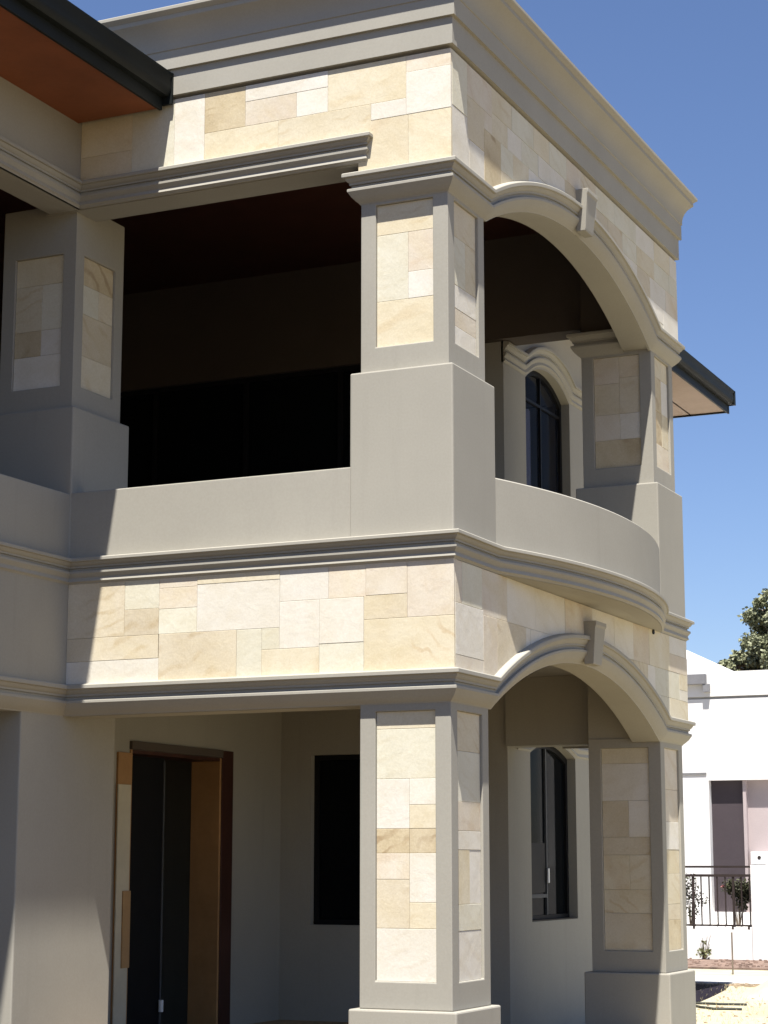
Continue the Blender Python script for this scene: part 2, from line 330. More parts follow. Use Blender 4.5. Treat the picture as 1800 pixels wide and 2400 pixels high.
panel_stones(b, 'x', px, ry, [(5.162,5.42,'Y'),(5.42,5.75,'T'),(5.75,5.98,'G',0),(5.75,5.98,'T',1),(5.98,6.20,'B')])
# plain ground-floor pier at the inner corner
tag(MB().box(-3.82, -3.13, -0.47, 0.76, -0.3, 2.70).build('pier', 'render', house, bevel=0.01), 'plain rendered pier beside the entry')

# ---- walls and beams over the openings
def front_beam(name, x0, x1, z0, z1): return MB().box(x0, x1, 0.02, 0.30, z0, z1)
SP0, SP1, RISE = 0.76, 4.75, 0.49
AL, AU = arch_fn(SP0, SP1, 2.665, RISE), arch_fn(SP0, SP1, 6.22, RISE)
def arch_wall(name, z0, ztop, fn, label):
    mb = MB(); ys = [0.30, 0.5, SP0] + [SP0 + (SP1-SP0)*i/60 for i in range(1, 60)] + [SP1, 5.1, 5.51]
    bot = [z0 if (y <= SP0 or y >= SP1) else fn(y) for y in ys]
    R = [[(-0.06,y,b_), (-0.06,y,ztop), (-0.30,y,ztop), (-0.30,y,b_)] for y, b_ in zip(ys, bot)]
    o = mb.rings(R).build(name, 'backing', house, smooth=20); o['label'] = label; o.data.materials.append(M['trim'])
    for p in o.data.polygons:
        if abs(p.normal.x) < 0.5 or p.normal.x < 0: p.material_index = 1
    return o
lower_front = MB().box(-3.08, -0.06, 0.06, 0.30, 2.665, 3.70).build('frieze_wall', 'backing', house)
lower_front['label'] = 'sunlit sandstone band over the ground-floor opening'
mb = MB(); mb.box(-3.075, -0.065, 0.065, 0.304, 2.659, 2.68); mb.build('beam_soffit', 'trim', house)
upper_front = MB().box(-3.4, -0.72, 0.06, 0.30, 6.522, 7.30).box(-0.72, -0.06, 0.06, 0.72, 6.24, 7.30).build('frieze_wall', 'backing', house)
upper_front['label'] = 'sandstone band over the balcony opening'
mb = MB(); mb.box(-3.4, -0.722, 0.024, 0.304, 6.515, 6.54); mb.build('beam_soffit', 'trim', house)
lower_right = arch_wall('frieze_wall', 2.665, 3.70, AL, 'sandstone band round the ground-floor arch')
upper_right = arch_wall('frieze_wall', 6.24, 7.30, AU, 'sandstone band round the balcony arch')
# stones, lower front band (traced)
layout(lower_front, 'y', 0.0, [
 (-3.08,-2.59,3.22,3.64,'T'),(-2.59,-2.30,3.41,3.64,'G'),(-2.59,-2.30,3.22,3.41,'T'),(-2.30,-1.985,3.55,3.64,'P'),(-2.30,-1.985,3.40,3.55,'P'),(-2.30,-1.985,3.22,3.40,'G'),
 (-1.985,-1.32,3.22,3.56,'W'),(-1.985,-1.32,3.56,3.64,'Y'),(-3.08,-2.30,3.05,3.22,'T'),(-3.08,-2.295,2.87,3.05,'W'),(-2.295,-1.66,2.87,3.22,'T'),(-1.66,-1.46,2.87,3.22,'G'),
 (-1.46,-1.32,3.07,3.22,'G'),(-1.46,-1.01,2.87,3.07,'Y'),(-1.32,-1.01,3.07,3.40,'W'),(-1.32,-0.94,3.40,3.64,'W'),(-1.01,-0.67,3.09,3.40,'W'),(-1.01,-0.67,2.87,3.09,'G'),(-0.94,-0.655,3.40,3.64,'P'),
 (-0.655,-0.345,3.405,3.64,'P'),(-0.67,-0.345,3.24,3.405,'T'),(-0.67,0.0,2.87,3.24,'O'),(-0.345,0.0,3.24,3.64,'P')])
layout(upper_front, 'y', 0.0, [
 (-3.08,-2.62,6.92,7.26,'Y'),(-3.08,-2.62,6.69,6.92,'T'),(-2.62,-2.25,6.69,7.26,'G'),(-2.25,-1.99,6.69,7.26,'W'),(-1.99,-1.645,6.945,7.26,'B'),(-1.99,-1.37,6.69,6.945,'Y'),(-1.645,-0.965,7.135,7.26,'W'),
 (-1.645,-1.22,6.945,7.135,'P'),(-1.22,-0.965,6.945,7.135,'W'),(-1.37,-0.62,6.69,6.945,'Y'),(-0.965,-0.345,6.945,7.26,'Y'),(-0.345,0.0,7.135,7.26,'P'),(-0.345,0.0,6.82,7.135,'W'),
 (-0.62,-0.345,6.82,6.945,'W'),(-0.72,-0.33,6.42,6.82,'O'),(-0.33,0.0,6.42,6.82,'O')])
lowcut = lambda y: (2.87 if y < 0.60 or y > 4.90 else AL(min(max(y, SP0), SP1), 0.20))
upcut = lambda y: (6.42 if y < 0.60 or y > 4.90 else AU(min(max(y, SP0), SP1), 0.20))
layout(lower_right, 'x', 0.0, [(0.023,0.14,3.33,3.62,'P'),(0.14,0.50,3.33,3.62,'G'),(0.50,0.98,3.30,3.62,'P'),(0.023,0.52,2.98,3.33,'W'),(0.52,0.78,2.86,3.30,'P'),(0.023,0.52,2.86,2.98,'P'),(0.78,1.35,2.86,3.30,'T')]
       + ashlar(0.98, 5.51, 3.30, 3.62, (1,), 21, wmin=0.4, wmax=0.7) + ashlar(1.35, 4.30, 2.86, 3.30, (1,), 22) + ashlar(4.30, 5.51, 2.86, 3.30, (1, 1.2), 23, 'WYWG'), botf=lowcut)
layout(upper_right, 'x', 0.0, [(0.023,0.34,6.42,6.85,'W'),(0.34,0.62,6.42,6.70,'W'),(0.62,0.95,6.42,6.88,'B'),(0.023,0.30,6.85,7.26,'G'),(0.30,0.78,7.02,7.26,'P'),(0.30,0.62,6.70,7.02,'T'),(0.62,0.78,6.88,7.02,'P')]
       + ashlar(0.78, 5.51, 6.88, 7.26, (1, 1.1), 31, 'WGPTWYG') + ashlar(0.95, 5.51, 6.42, 6.88, (1.2, 1), 32, 'WTPGWY'), botf=upcut)
# rendered walls of the left wing
tag(MB().box(-3.36, -3.08, -6.0, 0.03, 2.80, 3.70).box(-3.359, -3.15, -6.0, 0.03, 2.666, 2.80).build('frieze_wall', 'render', house), 'plain rendered band of the left wing')
tag(MB().box(-3.36, -3.08, -6.0, 0.03, 6.52, 7.30).build('frieze_wall', 'render', house), 'plain rendered band under the left eave')
tag(MB().box(-3.82, -3.13, -6.0, -5.2, -0.3, 2.70).build('pier', 'render', house), 'plain pier at the end of the left wing')
tag(MB().box(-3.82, -3.13, -6.0, -5.2, 3.62, 6.60).build('pier', 'render', house), 'plain balcony pier at the end of the left wing')

# ---- parapets
pf = MB().box(-3.088, -0.775, 0.008, 0.20, 3.62, 4.315).build('parapet', 'render', house, bevel=0.008); pf['label'] = 'sunlit straight balcony parapet'
MB().box(-3.28, -3.088, -6.0, 0.10, 3.62, 4.305).build('parapet', 'render', house, bevel=0.008)['label'] = 'shaded parapet of the left wing'
BS = 0.335; hb = (4.73-0.78)/2; RB = (hb*hb + BS*BS)/(2*BS); cyb = (4.73+0.78)/2; cxb = BS - RB; tb = math.asin(hb/RB)
bow = [(cxb + RB*cos(-tb + 2*tb*i/48), cyb + RB*sin(-tb + 2*tb*i/48)) for i in range(49)]
mb = MB(); R = []
for x, y in bow:
    k = (RB-0.16)/RB; xi, yi = cxb + (x-cxb)*k, cyb + (y-cyb)*k
    R.append([(x-0.006,y,3.62),(x-0.006,y,4.305),(x-0.016,y,4.315),(xi,yi,4.315),(xi,yi,3.62)])
mb.rings(R).build('parapet', 'render', house, smooth=25)['label'] = 'bowed balcony parapet over the arch'
mb = MB(); R = [[(x-0.004,y,3.622),(x-0.004,y,3.78),(-0.1,y,3.78),(-0.1,y,3.622)] for x, y in bow]
mb.rings(R).build('balcony_slab', 'trim', house, smooth=25)

# ---- mouldings
def prof_cap(h, shaft=-0.048, k=0.0, back=-0.07):
    """stepped moulding: cove, lit fillet, groove, steps and a crowning lip; k pushes the upper members out"""
    s = [(shaft,0.0),(shaft+0.004,0.008),(shaft+0.018,0.020),(0.000+k,0.052),(0.014+k,0.076),(0.020+k,0.084),(0.022+k,0.087),(0.022+k,0.104),(0.018+k,0.108),(-0.002+k,0.110),(-0.002+k,0.132),(0.010+k,0.135),(0.010+k,0.150),(0.020+k,0.157),(0.030+k,0.172),(0.034+k,0.183),(0.050+k,0.186),(0.052+k,0.190),(0.052+k,0.212),(0.046+k,0.219),(-0.01,0.230)]
    return [(back,0.0)] + [(a, u*h/0.22) for a, u in s] + [(back, 0.230*h/0.22)]
def atz(prof, z): return [(p, z+u) for p, u in prof]
CAP = prof_cap(0.22)
lower_path = [(-3.08,-6.0),(-3.08,0.0),(0.0,0.0),(0.0,0.70)]
sweep_plan(lower_path, atz(CAP, 2.663)).build('string_course', 'trim', house, smooth=22)['label'] = 'stepped moulding at ground-floor ceiling level'
sweep_elev(0.0, [(0.70,2.663)] + [(y, z-0.002) for y, z in arch_pts(SP0, SP1, 2.665, RISE)] + [(4.81,2.663)], CAP).build('archivolt', 'trim', house, smooth=22)['label'] = 'arched moulding over the ground-floor arch'
sweep_plan([(0,4.81),(0,5.51),(-1.2,5.51)], atz(CAP, 2.663)).build('string_course', 'trim', house, smooth=22)['label'] = 'moulding on the far ground-floor pier'
sweep_elev(0.0, [(0.70,6.22)] + arch_pts(SP0, SP1, 6.22, RISE) + [(4.81,6.22)], CAP).build('archivolt', 'trim', house, smooth=22)['label'] = 'arched moulding over the balcony arch'
sweep_plan([(-0.775,0.66),(-0.775,0.0),(0,0.0),(0,0.70)], atz(CAP, 6.22)).build('capital', 'trim', house, smooth=22)['label'] = 'stepped capital of the nearest balcony pier'
sweep_plan([(0,4.81),(0,5.51),(-0.78,5.51)], atz(CAP, 6.22)).build('capital', 'trim', house, smooth=22)['label'] = 'capital on the outer face of the far balcony pier'
sweep_plan([(-0.775,5.40),(-0.775,4.73),(-0.305,4.73)], atz(CAP, 6.22)).build('capital', 'trim', house, smooth=22)['label'] = 'capital on the inner face of the far balcony pier'
OPEN = prof_cap(0.20, 0.002, 0.010, -0.02)
sweep_plan([(-3.08,-6.0),(-3.08,0.0),(-0.665,0.0),(-0.665,0.10)], atz(OPEN, 6.52)).build('string_course', 'trim', house, smooth=22)['label'] = 'stepped moulding over the balcony opening'
BAL = prof_cap(0.19, 0.002, 0.012, -0.02)
sweep_plan([(-3.08,-6.0),(-3.08,0.0),(0,0),(0,0.78)] + bow[1:-1] + [(0,4.73),(0,5.51),(-1.2,5.51)], atz(BAL, 3.622)).build('cornice', 'trim', house, smooth=22)['label'] = 'stepped cornice at the foot of the balcony parapet'
TOP = [(-0.03,7.27),(0.0,7.283),(0.024,7.285),(0.024,7.484),(0.048,7.487),(0.048,7.632),(0.056,7.636),(0.056,7.672),(0.062,7.71),(0.076,7.75),(0.098,7.79),(0.125,7.82),(0.146,7.838),(0.146,7.872),(0.156,7.878),(0.164,7.888),(0.176,7.895),(0.180,7.900),(0.180,7.922),(0.174,7.928),(-0.03,7.935)]
sweep_plan([(-7.0,0.0),(0,0),(0,5.51),(-2.6,5.51)], TOP).build('cornice', 'trim', house, smooth=22)['label'] = 'deep crowning cornice of the parapet'
def keystone(zb, zt, label):
    yc = 2.755; prof = [(0.066,zb),(0.070,zb+0.02),(0.096,zt-0.05),(0.106,zt-0.03),(0.106,zt),(-0.01,zt),(-0.01,zb)]
    def wd(z): return 0.098 + 0.030*(z-zb)/(zt-zb)
    R = [[(p, yc + s*wd(z), z) for p, z in prof] for s in (-1, 1)]
    MB().rings(R).build('keystone', 'trim', house, bevel=0.005)['label'] = label
keystone(3.15, 3.49, 'keystone of the ground-floor arch'); keystone(6.71, 7.06, 'keystone of the balcony arch')
MB().tube([(-0.02,4.47,3.60),(0.012,4.47,3.60)], 0.022, 12).build('drain_outlet', 'black_alu', house)

# ---- slabs, ceilings and inner walls
MB().box(-3.4, -0.31, 0.31, 5.05, 3.30, 3.80).box(-9.0, -3.4, -6.0, 5.05, 3.30, 3.80).build('floor_slab', 'floor', house)
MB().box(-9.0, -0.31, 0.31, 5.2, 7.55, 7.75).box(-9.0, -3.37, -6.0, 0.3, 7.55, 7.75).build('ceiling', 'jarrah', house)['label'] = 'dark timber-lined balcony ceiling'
MB().box(-9.0, -0.03, 0.31, 5.48, 7.755, 7.82).build('roof_deck', 'floor', house)
MB().box(-2.9, -0.03, 5.20, 5.48, 7.25, 7.75).box(-7.0, -0.03, 0.03, 0.30, 7.30, 7.75).box(-0.30, -0.03, 0.31, 5.2, 7.30, 7.75).build('parapet_core', 'backing', house)
# back wall of the porch (faces -Y), both storeys
WX0, WX1, WZ0, WZ1 = -3.64, -2.35, 1.03, 2.64
bw = MB(); bw.box(-9.0, WX0, 5.05, 5.30, -0.3, 3.30).box(WX1, -1.85, 5.05, 5.30, -0.3, 3.30).box(WX0, WX1, 5.05, 5.30, -0.3, WZ0).box(WX0, WX1, 5.05, 5.30, WZ1, 3.30)
bw.build('back_wall', 'render', house)['label'] = 'ground-floor back wall of the porch'
MB().box(-2.3, -1.85, 5.05, 5.30, 3.8, 6.50).build('back_wall', 'render', house)['label'] = 'balcony-level end of the back wall'
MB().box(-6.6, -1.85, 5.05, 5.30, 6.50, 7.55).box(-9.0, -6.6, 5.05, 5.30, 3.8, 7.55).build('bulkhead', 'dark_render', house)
MB().box(-0.719, -0.305, 4.79, 5.44, 2.699, 3.62).build('pier_head', 'render', house)
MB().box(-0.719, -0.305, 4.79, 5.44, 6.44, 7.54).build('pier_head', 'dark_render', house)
MB().box(-1.597, -0.72, 5.00, 5.28, 2.672, 3.62).build('porch_beam', 'render', house)['label'] = 'ground-floor side beam of the porch'
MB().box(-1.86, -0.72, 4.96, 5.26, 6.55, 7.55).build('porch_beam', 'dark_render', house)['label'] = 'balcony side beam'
MB().box(-1.598, -0.31, 5.0, 5.5, 3.631, 3.80).build('floor_edge', 'render', house)
def window_rect(x0, x1, y, z0, z1, label, mull=1):
    wn = MB(); f = 0.045
    wn.box(x0, x0+f, y, y+0.07, z0, z1).box(x1-f, x1, y, y+0.07, z0, z1).box(x0+f, x1-f, y, y+0.07, z0, z0+f).box(x0+f, x1-f, y, y+0.07, z1-f, z1)
    o = wn.build('window', 'black_alu', house); o['label'] = label
    for k in range(mull):
        xm = x0 + (x1-x0)*(k+1)/(mull+1); MB().box(xm-0.022, xm+0.022, y+0.004, y+0.066, z0+f, z1-f).build('mullion', 'black_alu', o)
    n = mull+1
    for k in range(n):
        a = x0 + (x1-x0)*k/n + 0.03; e = x0 + (x1-x0)*(k+1)/n - 0.03
        MB().box(a, e, y+0.03, y+0.036, z0+0.03, z1-0.03).build('pane', 'glass', o)
    return o
window_rect(WX0, WX1, 5.12, WZ0, WZ1, 'dark rectangular window at the back of the porch')
window_rect(-6.6, -2.3, 5.10, 3.80, 6.50, 'wide dark sliding doors behind the balcony', 3)
# door wall (faces +X)
DX, DY0, DY1, DZ = -3.97, 2.30, 3.86, 2.56
dw = MB(); dw.box(DX-0.3, DX, -6.0, DY0, -0.3, 3.30).box(DX-0.3, DX, DY1, 5.05, -0.3, 3.30).box(DX-0.3, DX, DY0, DY1, DZ, 3.30)
dw.build('entry_wall', 'render', house)
door = MB().box(DX-0.29, DX+0.012, DY1-0.03, DY1, 0.0, DZ).build('door_frame', 'timber', house, bevel=0.003)
door['label'] = 'timber-lined entry door opening'
MB().box(DX-0.29, DX+0.012, DY0, DY0+0.03, 0.0, DZ).build('jamb', 'timber', door, bevel=0.003)
MB().box(DX-0.29, DX+0.012, DY0+0.031, DY1-0.031, DZ-0.03, DZ).build('head_lining', 'jarrah', door)
MB().box(DX-0.02, DX+0.02, DY1+0.003, DY1+0.21, 0.0, DZ+0.07).build('architrave', 'jarrah', door, bevel=0.004)
MB().box(DX-0.02, DX+0.02, DY0-0.20, DY0-0.003, 0.0, DZ-0.03).build('architrave', 'timber', door, bevel=0.004)
MB().box(DX-0.02, DX+0.03, DY0-0.003, DY1+0.003, DZ+0.003, DZ+0.072).build('door_head', 'dark_render', door, bevel=0.004)
MB().box(DX+0.021, DX+0.033, DY0-0.21, DY0-0.015, 0.05, 2.26).build('protection_sheet', 'ply', door, bevel=0.002)['label'] = 'pale protective sheet fixed to the door jamb'
MB().box(DX+0.034, DX+0.046, DY0-0.12, DY0-0.005, 0.75, 1.38).build('protection_strip', 'cardboard', door, bevel=0.002)['label'] = 'brown cardboard strip on the door jamb'
MB().box(DX-0.25, DX-0.20, DY0+0.03, 3.20, 0.0, DZ-0.03).build('door_leaf', 'black_alu', door)
MB().box(DX-0.199, DX-0.19, 3.185, 3.20, 0.0, DZ-0.06).build('edge_strip', 'alu', door)
MB().tube([(DX-0.17,3.17,0.33),(DX-0.17,3.17,0.43)], 0.022, 10).build('handle', 'white', door)
MB().box(-7.2, -7.0, -6.0, 5.05, -0.3, 3.3).box(-9.0, -8.8, -6.0, 5.05, -0.3, 7.55).box(-9.0, -3.0, -6.2, -6.0, -0.3, 7.55).build('outer_wall', 'render', house)
# porch floor
MB().box(-3.97, -0.05, 0.05, 5.05, -0.2, 0.14).build('porch_floor', surf('sandy_screed', (0.36, 0.26, 0.15), 0.15, 3, 0.95, 40, 0.3), house)

# ---- side wing beyond the porch: wall facing +X with arched windows
SX = -1.6; YA, YB, YE = 5.64, 6.93, 10.4
def side_wall(zb, zt, sill, spring, rise, label):
    fn = arch_fn(YA, YB, spring, rise); mb = MB()
    mb.box(SX-0.25, SX, 5.05, YA, zb, zt).box(SX-0.25, SX, YB, YE, zb, zt).box(SX-0.25, SX, YA, YB, zb, sill)
    R = []
    for i in range(25):
        y = YA + (YB-YA)*i/24; z = fn(y); R.append([(SX,y,z),(SX,y,zt),(SX-0.25,y,zt),(SX-0.25,y,z)])
    mb.rings(R); mb.build('side_wall', 'render', house)['label'] = label
    pts = [(YA, sill)] + [(YA, spring)] + arch_pts(YA, YB, spring, rise, 20)[1:-1] + [(YB, spring), (YB, sill)]
    def inset(d): 
        cy, cz = (YA+YB)/2, (sill+spring)/2
        h = (YB-YA)/2
        return [(cy + (y-cy)*(h-d)/h, (z-d) if z > sill+0.01 else z+d) for y, z in pts]
    a, b_ = pts, inset(0.05); mb = MB(); X0, X1 = SX-0.14, SX-0.09
    for i in range(len(a)):
        j = (i+1) % len(a)
        for q in ([(X1,*a[i]),(X1,*a[j]),(X1,*b_[j]),(X1,*b_[i])], [(X0,*a[i]),(X0,*a[j]),(X0,*b_[j]),(X0,*b_[i])], [(X0,*b_[i]),(X0,*b_[j]),(X1,*b_[j]),(X1,*b_[i])]): mb.quad(*q)
    return mb.build('window', 'black_alu', house), inset(0.04)
def pane_poly(o, poly, x, mat, th=0.006):
    MB().rings([[(x,y,z) for y, z in poly], [(x-th,y,z) for y, z in poly]]).build('pane', mat, o)
wl, pl = side_wall(-0.3, 3.63, 1.065, 2.645, 0.125, 'ground-floor side wall beyond the porch')
wl['label'] = 'dark arched window beyond the ground-floor arch'; pane_poly(wl, pl, SX-0.115, 'glass')
MB().box(SX-0.135, SX-0.095, 6.31, 6.335, 1.11, 2.74).build('mullion', 'alu', wl)
MB().box(SX-0.134, SX-0.086, 5.69, 6.30, 1.28, 1.315).build('transom', 'alu', wl)
MB().box(SX-0.112, SX-0.098, 5.70, 6.27, 1.33, 1.80).build('vent_panel', 'black_alu', wl)
MB().box(SX-0.094, SX-0.075, 6.305, 6.34, 1.42, 1.56).build('latch', 'white', wl, bevel=0.004)
MB().box(SX-0.088, SX-0.004, 5.645, 6.925, 1.066, 1.078).build('sill', 'black_alu', wl)
wu, pu = side_wall(3.631, 7.24, 4.30, 6.33, 0.20, 'balcony-level side wall beyond the porch')
wu['label'] = 'arched window with painted blue-grey reflection beyond the balcony'; pane_poly(wu, pu, SX-0.115, 'clear')
MB().box(SX-0.135, SX-0.095, 6.31, 6.335, 4.35, 6.50).build('mullion', 'black_alu', wu)
MB().box(SX-0.134, SX-0.096, 5.69, 6.88, 6.17, 6.195).build('transom', 'black_alu', wu)
mb = MB(); R = []
for i in range(30):
    y = 5.72 + 0.58*i/29; R.append([(SX-0.20 + 0.012*sin(i*1.3),y,4.36),(SX-0.20 + 0.012*sin(i*1.3),y,6.15)])
mb.rings(R, caps=False, closed=False).build('reflection_sheet', 'reflection_blue', wu, smooth=60, fix=False)  # blue sheet behind the pane, standing in for a reflection in the glass
WM = prof_cap(0.20, 0.004, 0.012, -0.02)
def win_mould(z, rise, label):
    sweep_elev(SX, [(5.05 if z > 5 else 5.29, z), (YA-0.03, z)] + arch_pts(YA, YB, z, rise, 24)[1:-1] + [(YB+0.03, z), (8.2, z)], WM).build('window_moulding', 'trim', house, smooth=22)['label'] = label
win_mould(6.345, 0.205, 'arched hood moulding of the balcony-level window'); win_mould(2.655, 0.13, 'arched hood moulding of the ground-floor side window')
MB().box(-9.0, SX-0.26, 5.31, 5.5, -0.3, 7.2).box(-9.0, SX, YE, YE+0.2, -0.3, 7.2).box(-9.0, -8.8, 5.5, YE, -0.3, 7.2).build('outer_wall', 'render', house)
MB().box(-6.0, -5.9, 5.51, YE, -0.3, 7.2).box(-5.9, SX-0.26, 5.51, YE, 3.3, 3.7).build('inner_wall', 'dark_render', house)

# ---- roofs: left wing eave and side wing eave
def eave(xw, xo, y0, y1, z, parent, label_s, sm='soffit'):
    """soffit from wall xw out to xo, fascia + quad gutter along Y"""
    s = MB().box(xw-0.02, xo-0.105, y0, y1, z, z+0.02).build('eave_soffit', sm, parent); s['label'] = label_s
    MB().box(xo-0.105, xo-0.08, y0, y1, z-0.02, z+0.22).build('fascia', 'gutter', parent, bevel=0.003)
    g = [(xo-0.079,z+0.08),(xo-0.03,z+0.08),(xo-0.012,z+0.10),(xo-0.002,z+0.14),(xo-0.006,z+0.22),(xo+0.004,z+0.235),(xo+0.004,z+0.26),(xo-0.012,z+0.264),(xo-0.014,z+0.225),(xo-0.012,z+0.145),(xo-0.022,z+0.11),(xo-0.035,z+0.092),(xo-0.079,z+0.092)]
    MB().rings([[(x,y0,zz) for x, zz in g], [(x,y1,zz) for x, zz in g]]).build('gutter', 'gutter', parent, smooth=40)
rl = MB().quad((-2.33,-6.5,7.43),(-2.33,-0.04,7.43),(-6.5,-0.04,9.3),(-6.5,-6.5,9.3)).quad((-2.33,-6.5,7.40),(-2.33,-0.04,7.40),(-6.5,-0.04,9.27),(-6.5,-6.5,9.27)).quad((-2.33,-6.5,7.43),(-2.33,-0.04,7.43),(-2.33,-0.04,7.40),(-2.33,-6.5,7.40)).build('roof', 'tile', house)
rl['label'] = 'left roof with dark gutter and stained timber eave'
eave(-3.08, -2.252, -6.5, -0.045, 7.19, rl, 'orange-brown timber eave lining')
MB().box(-2.357, -2.25, -0.046, -0.024, 7.21, 7.455).build('gutter_stop', 'gutter', rl)
EX, EY = -1.045, 11.62
rs = MB(); rs.quad((EX-0.05,5.0,7.43),(EX-0.05,EY-0.05,7.43),(-4.5,8.3,8.9),(-4.5,5.0,8.9)).quad((EX-0.05,EY-0.05,7.43),(-9.5,EY-0.05,7.43),(-9.5,8.3,8.9),(-4.5,8.3,8.9))
rs.quad((EX-0.05,5.52,7.40),(EX-0.05,EY-0.05,7.40),(-9.5,EY-0.05,7.40),(-9.5,5.52,7.40))
rs = rs.build('roof', 'tile', house, fix=False); rs['label'] = 'far hip roof with dark gutter projecting against the sky'
eave(SX, EX, 5.52, EY, 7.19, rs, 'eave lining of the far roof with bounce light in its colour', 'bounce_lit_soffit')
MB().box(-9.5, EX-0.08, EY-0.08, EY-0.055, 7.17, 7.41).box(-9.5, EX+0.004, EY-0.054, EY+0.004, 7.27, 7.45).build('fascia', 'gutter', rs)
MB().box(-9.5, SX, YE+0.2, EY-0.08, 7.19, 7.21).build('eave_soffit', 'bounce_lit_soffit', rs)
MB().box(-9.0, SX-0.02, 5.52, YE, 7.215, 7.30).build('roof_deck', 'floor', house)

# ------------------------------------------------------------------ NEIGHBOURING HOUSE
NY = 20.4; WY = 21.5
nb = thing('neighbour_house', 'bright white flat-fronted house across the footpath at right', 'house', (-4.0, NY, 0))
def nbuild(mb, name, mat, parent=None, **k):
    mb.v = [(x+4.0, y-NY, z) for x, y, z in mb.v]; return mb.build(name, mat, parent or nb, **k)
nw = MB(); nw.box(-14, -4.287, WY, WY+6, 0.0, 4.44).box(-4.287, 4, WY, WY+6, 3.03, 4.44).box(-4.287, -3.60, WY, WY+0.5, -0.1, 0.79).box(3, 4, WY, WY+6, 0, 3.03)
nbuild(nw, 'wall', 'nwhite')
nbuild(MB().box(-3.32, 4, NY, WY-0.01, -0.1, 1.585), 'front_wall', 'nwhite', bevel=0.01)
nbuild(MB().box(-14, 4.02, WY-0.02, WY+6.0, 4.482, 4.909), 'parapet', 'nwhite')
nbuild(MB().box(-14, 3.9, WY+0.04, WY+5.9, 4.43, 4.49), 'shadow_joint', surf('grey_joint_sealant', (0.42, 0.42, 0.42), 0.05, 3, 0.7, 40, 0.0))
nbuild(MB().box(-14, -4.318, WY-0.02, WY-0.002, 3.13, 3.165), 'painted_shadow_line', surf('grey_shadow_line', (0.16, 0.16, 0.165), 0.05, 3, 0.6, 40, 0.0))  # dark strip painted in place of a shadow line on the wall
nbuild(MB().box(-4.286, -3.71, WY+0.16, WY+0.22, 0.79, 3.03), 'door', 'plum', None)
nbuild(MB().box(-3.71, -3.655, WY+0.08, WY+0.22, 0.79, 3.03), 'pilaster', 'mauve')
nbuild(MB().box(-3.655, 2.9, WY+0.19, WY+0.34, 1.2, 3.03), 'recessed_wall', 'mauve')
lg = nbuild(MB().box(-3.58, 2.9, WY-0.03, WY+0.185, 1.59, 1.807), 'ledge', 'nwhite', bevel=0.01)
nbuild(MB().tube([(-3.43,WY-0.036,1.71),(-3.43,WY-0.02,1.71)], 0.03, 12), 'vent', 'iron', lg)
rf = MB(); G_ = [(-4.19,4.92),(-4.19,4.945),(-9.0,7.30),(-14.0,4.945),(-14.0,4.92)]
rf.rings([[(x,WY+0.1,z) for x, z in G_], [(x,WY+5.5,z) for x, z in G_]])
rf = nbuild(rf, 'roof', 'roofwhite')
nbuild(MB().box(-14, -4.26, WY-0.13, WY-0.025, 4.70, 4.87), 'gutter', surf('grey_eave_shade', (0.17, 0.17, 0.18), 0.05, 3, 0.5, 40, 0.0), rf)  # not a gutter: grey box standing in for the shaded eave, shade put into its colour
nbuild(MB().box(-4.31, -4.20, WY-0.12, WY-0.026, 4.56, 4.698), 'rainhead', surf('grey_rainhead', (0.19, 0.19, 0.20), 0.05, 3, 0.5, 40, 0.0), rf)
nbuild(MB().box(-14, -3.325, NY, WY-0.003, -0.1, 0.575), 'terrace_wall', 'nwhite', bevel=0.01)
RY = NY+0.03
rails = MB()
for z, t in ((1.556,0.034),(1.413,0.042),(0.601,0.028)): rails.box(-9.0, -3.33, RY-0.02, RY+0.02, z-t/2, z+t/2)
rl_ = nbuild(rails, 'railing', 'iron'); rl_['label'] = 'dark iron railing on the white terrace'
for i in range(40):
    x = -3.345 - i*0.137; tw = 0.040 if i % 5 == 2 else 0.021
    nbuild(MB().box(x-tw/2, x+tw/2, RY-0.009, RY+0.009, 0.56 if i % 5 == 2 else 0.602, 1.41), 'baluster', 'iron', rl_)
for x in (-3.37, -3.64, -4.30, -5.1): nbuild(MB().box(x-0.018, x+0.018, RY-0.034, RY+0.024, 0.545, 0.59), 'bracket', 'iron', rl_)

# ------------------------------------------------------------------ plants
def leaves(mb, c, r, n, size, rd, flat=1.0, hang=0.0):
    for _ in range(n):
        while True:
            p = Vector((rd.uniform(-1,1), rd.uniform(-1,1), rd.uniform(-1,1)))
            if p.length < 1: break
        p = p * (0.55 + 0.45*rd.random()) if rd.random() < 0.6 else p
        o = Vector((c[0] + p.x*r[0], c[1] + p.y*r[1], c[2] + p.z*r[2]))
        d = Vector((rd.gauss(0,1), rd.gauss(0,1), rd.gauss(0,0.7) - hang)).normalized(); s = d.cross(Vector((rd.gauss(0,1), rd.gauss(0,1), rd.gauss(0,1)))).normalized()
        L = size*rd.uniform(0.6, 1.3); w_ = L*rd.uniform(0.28, 0.42)
        i = len(mb.v); mid = o + d*L*0.5
        mb.v += [tuple(o), tuple(mid + s*w_), tuple(o + d*L), tuple(mid - s*w_)]; mb.f.append((i, i+1, i+2, i+3))
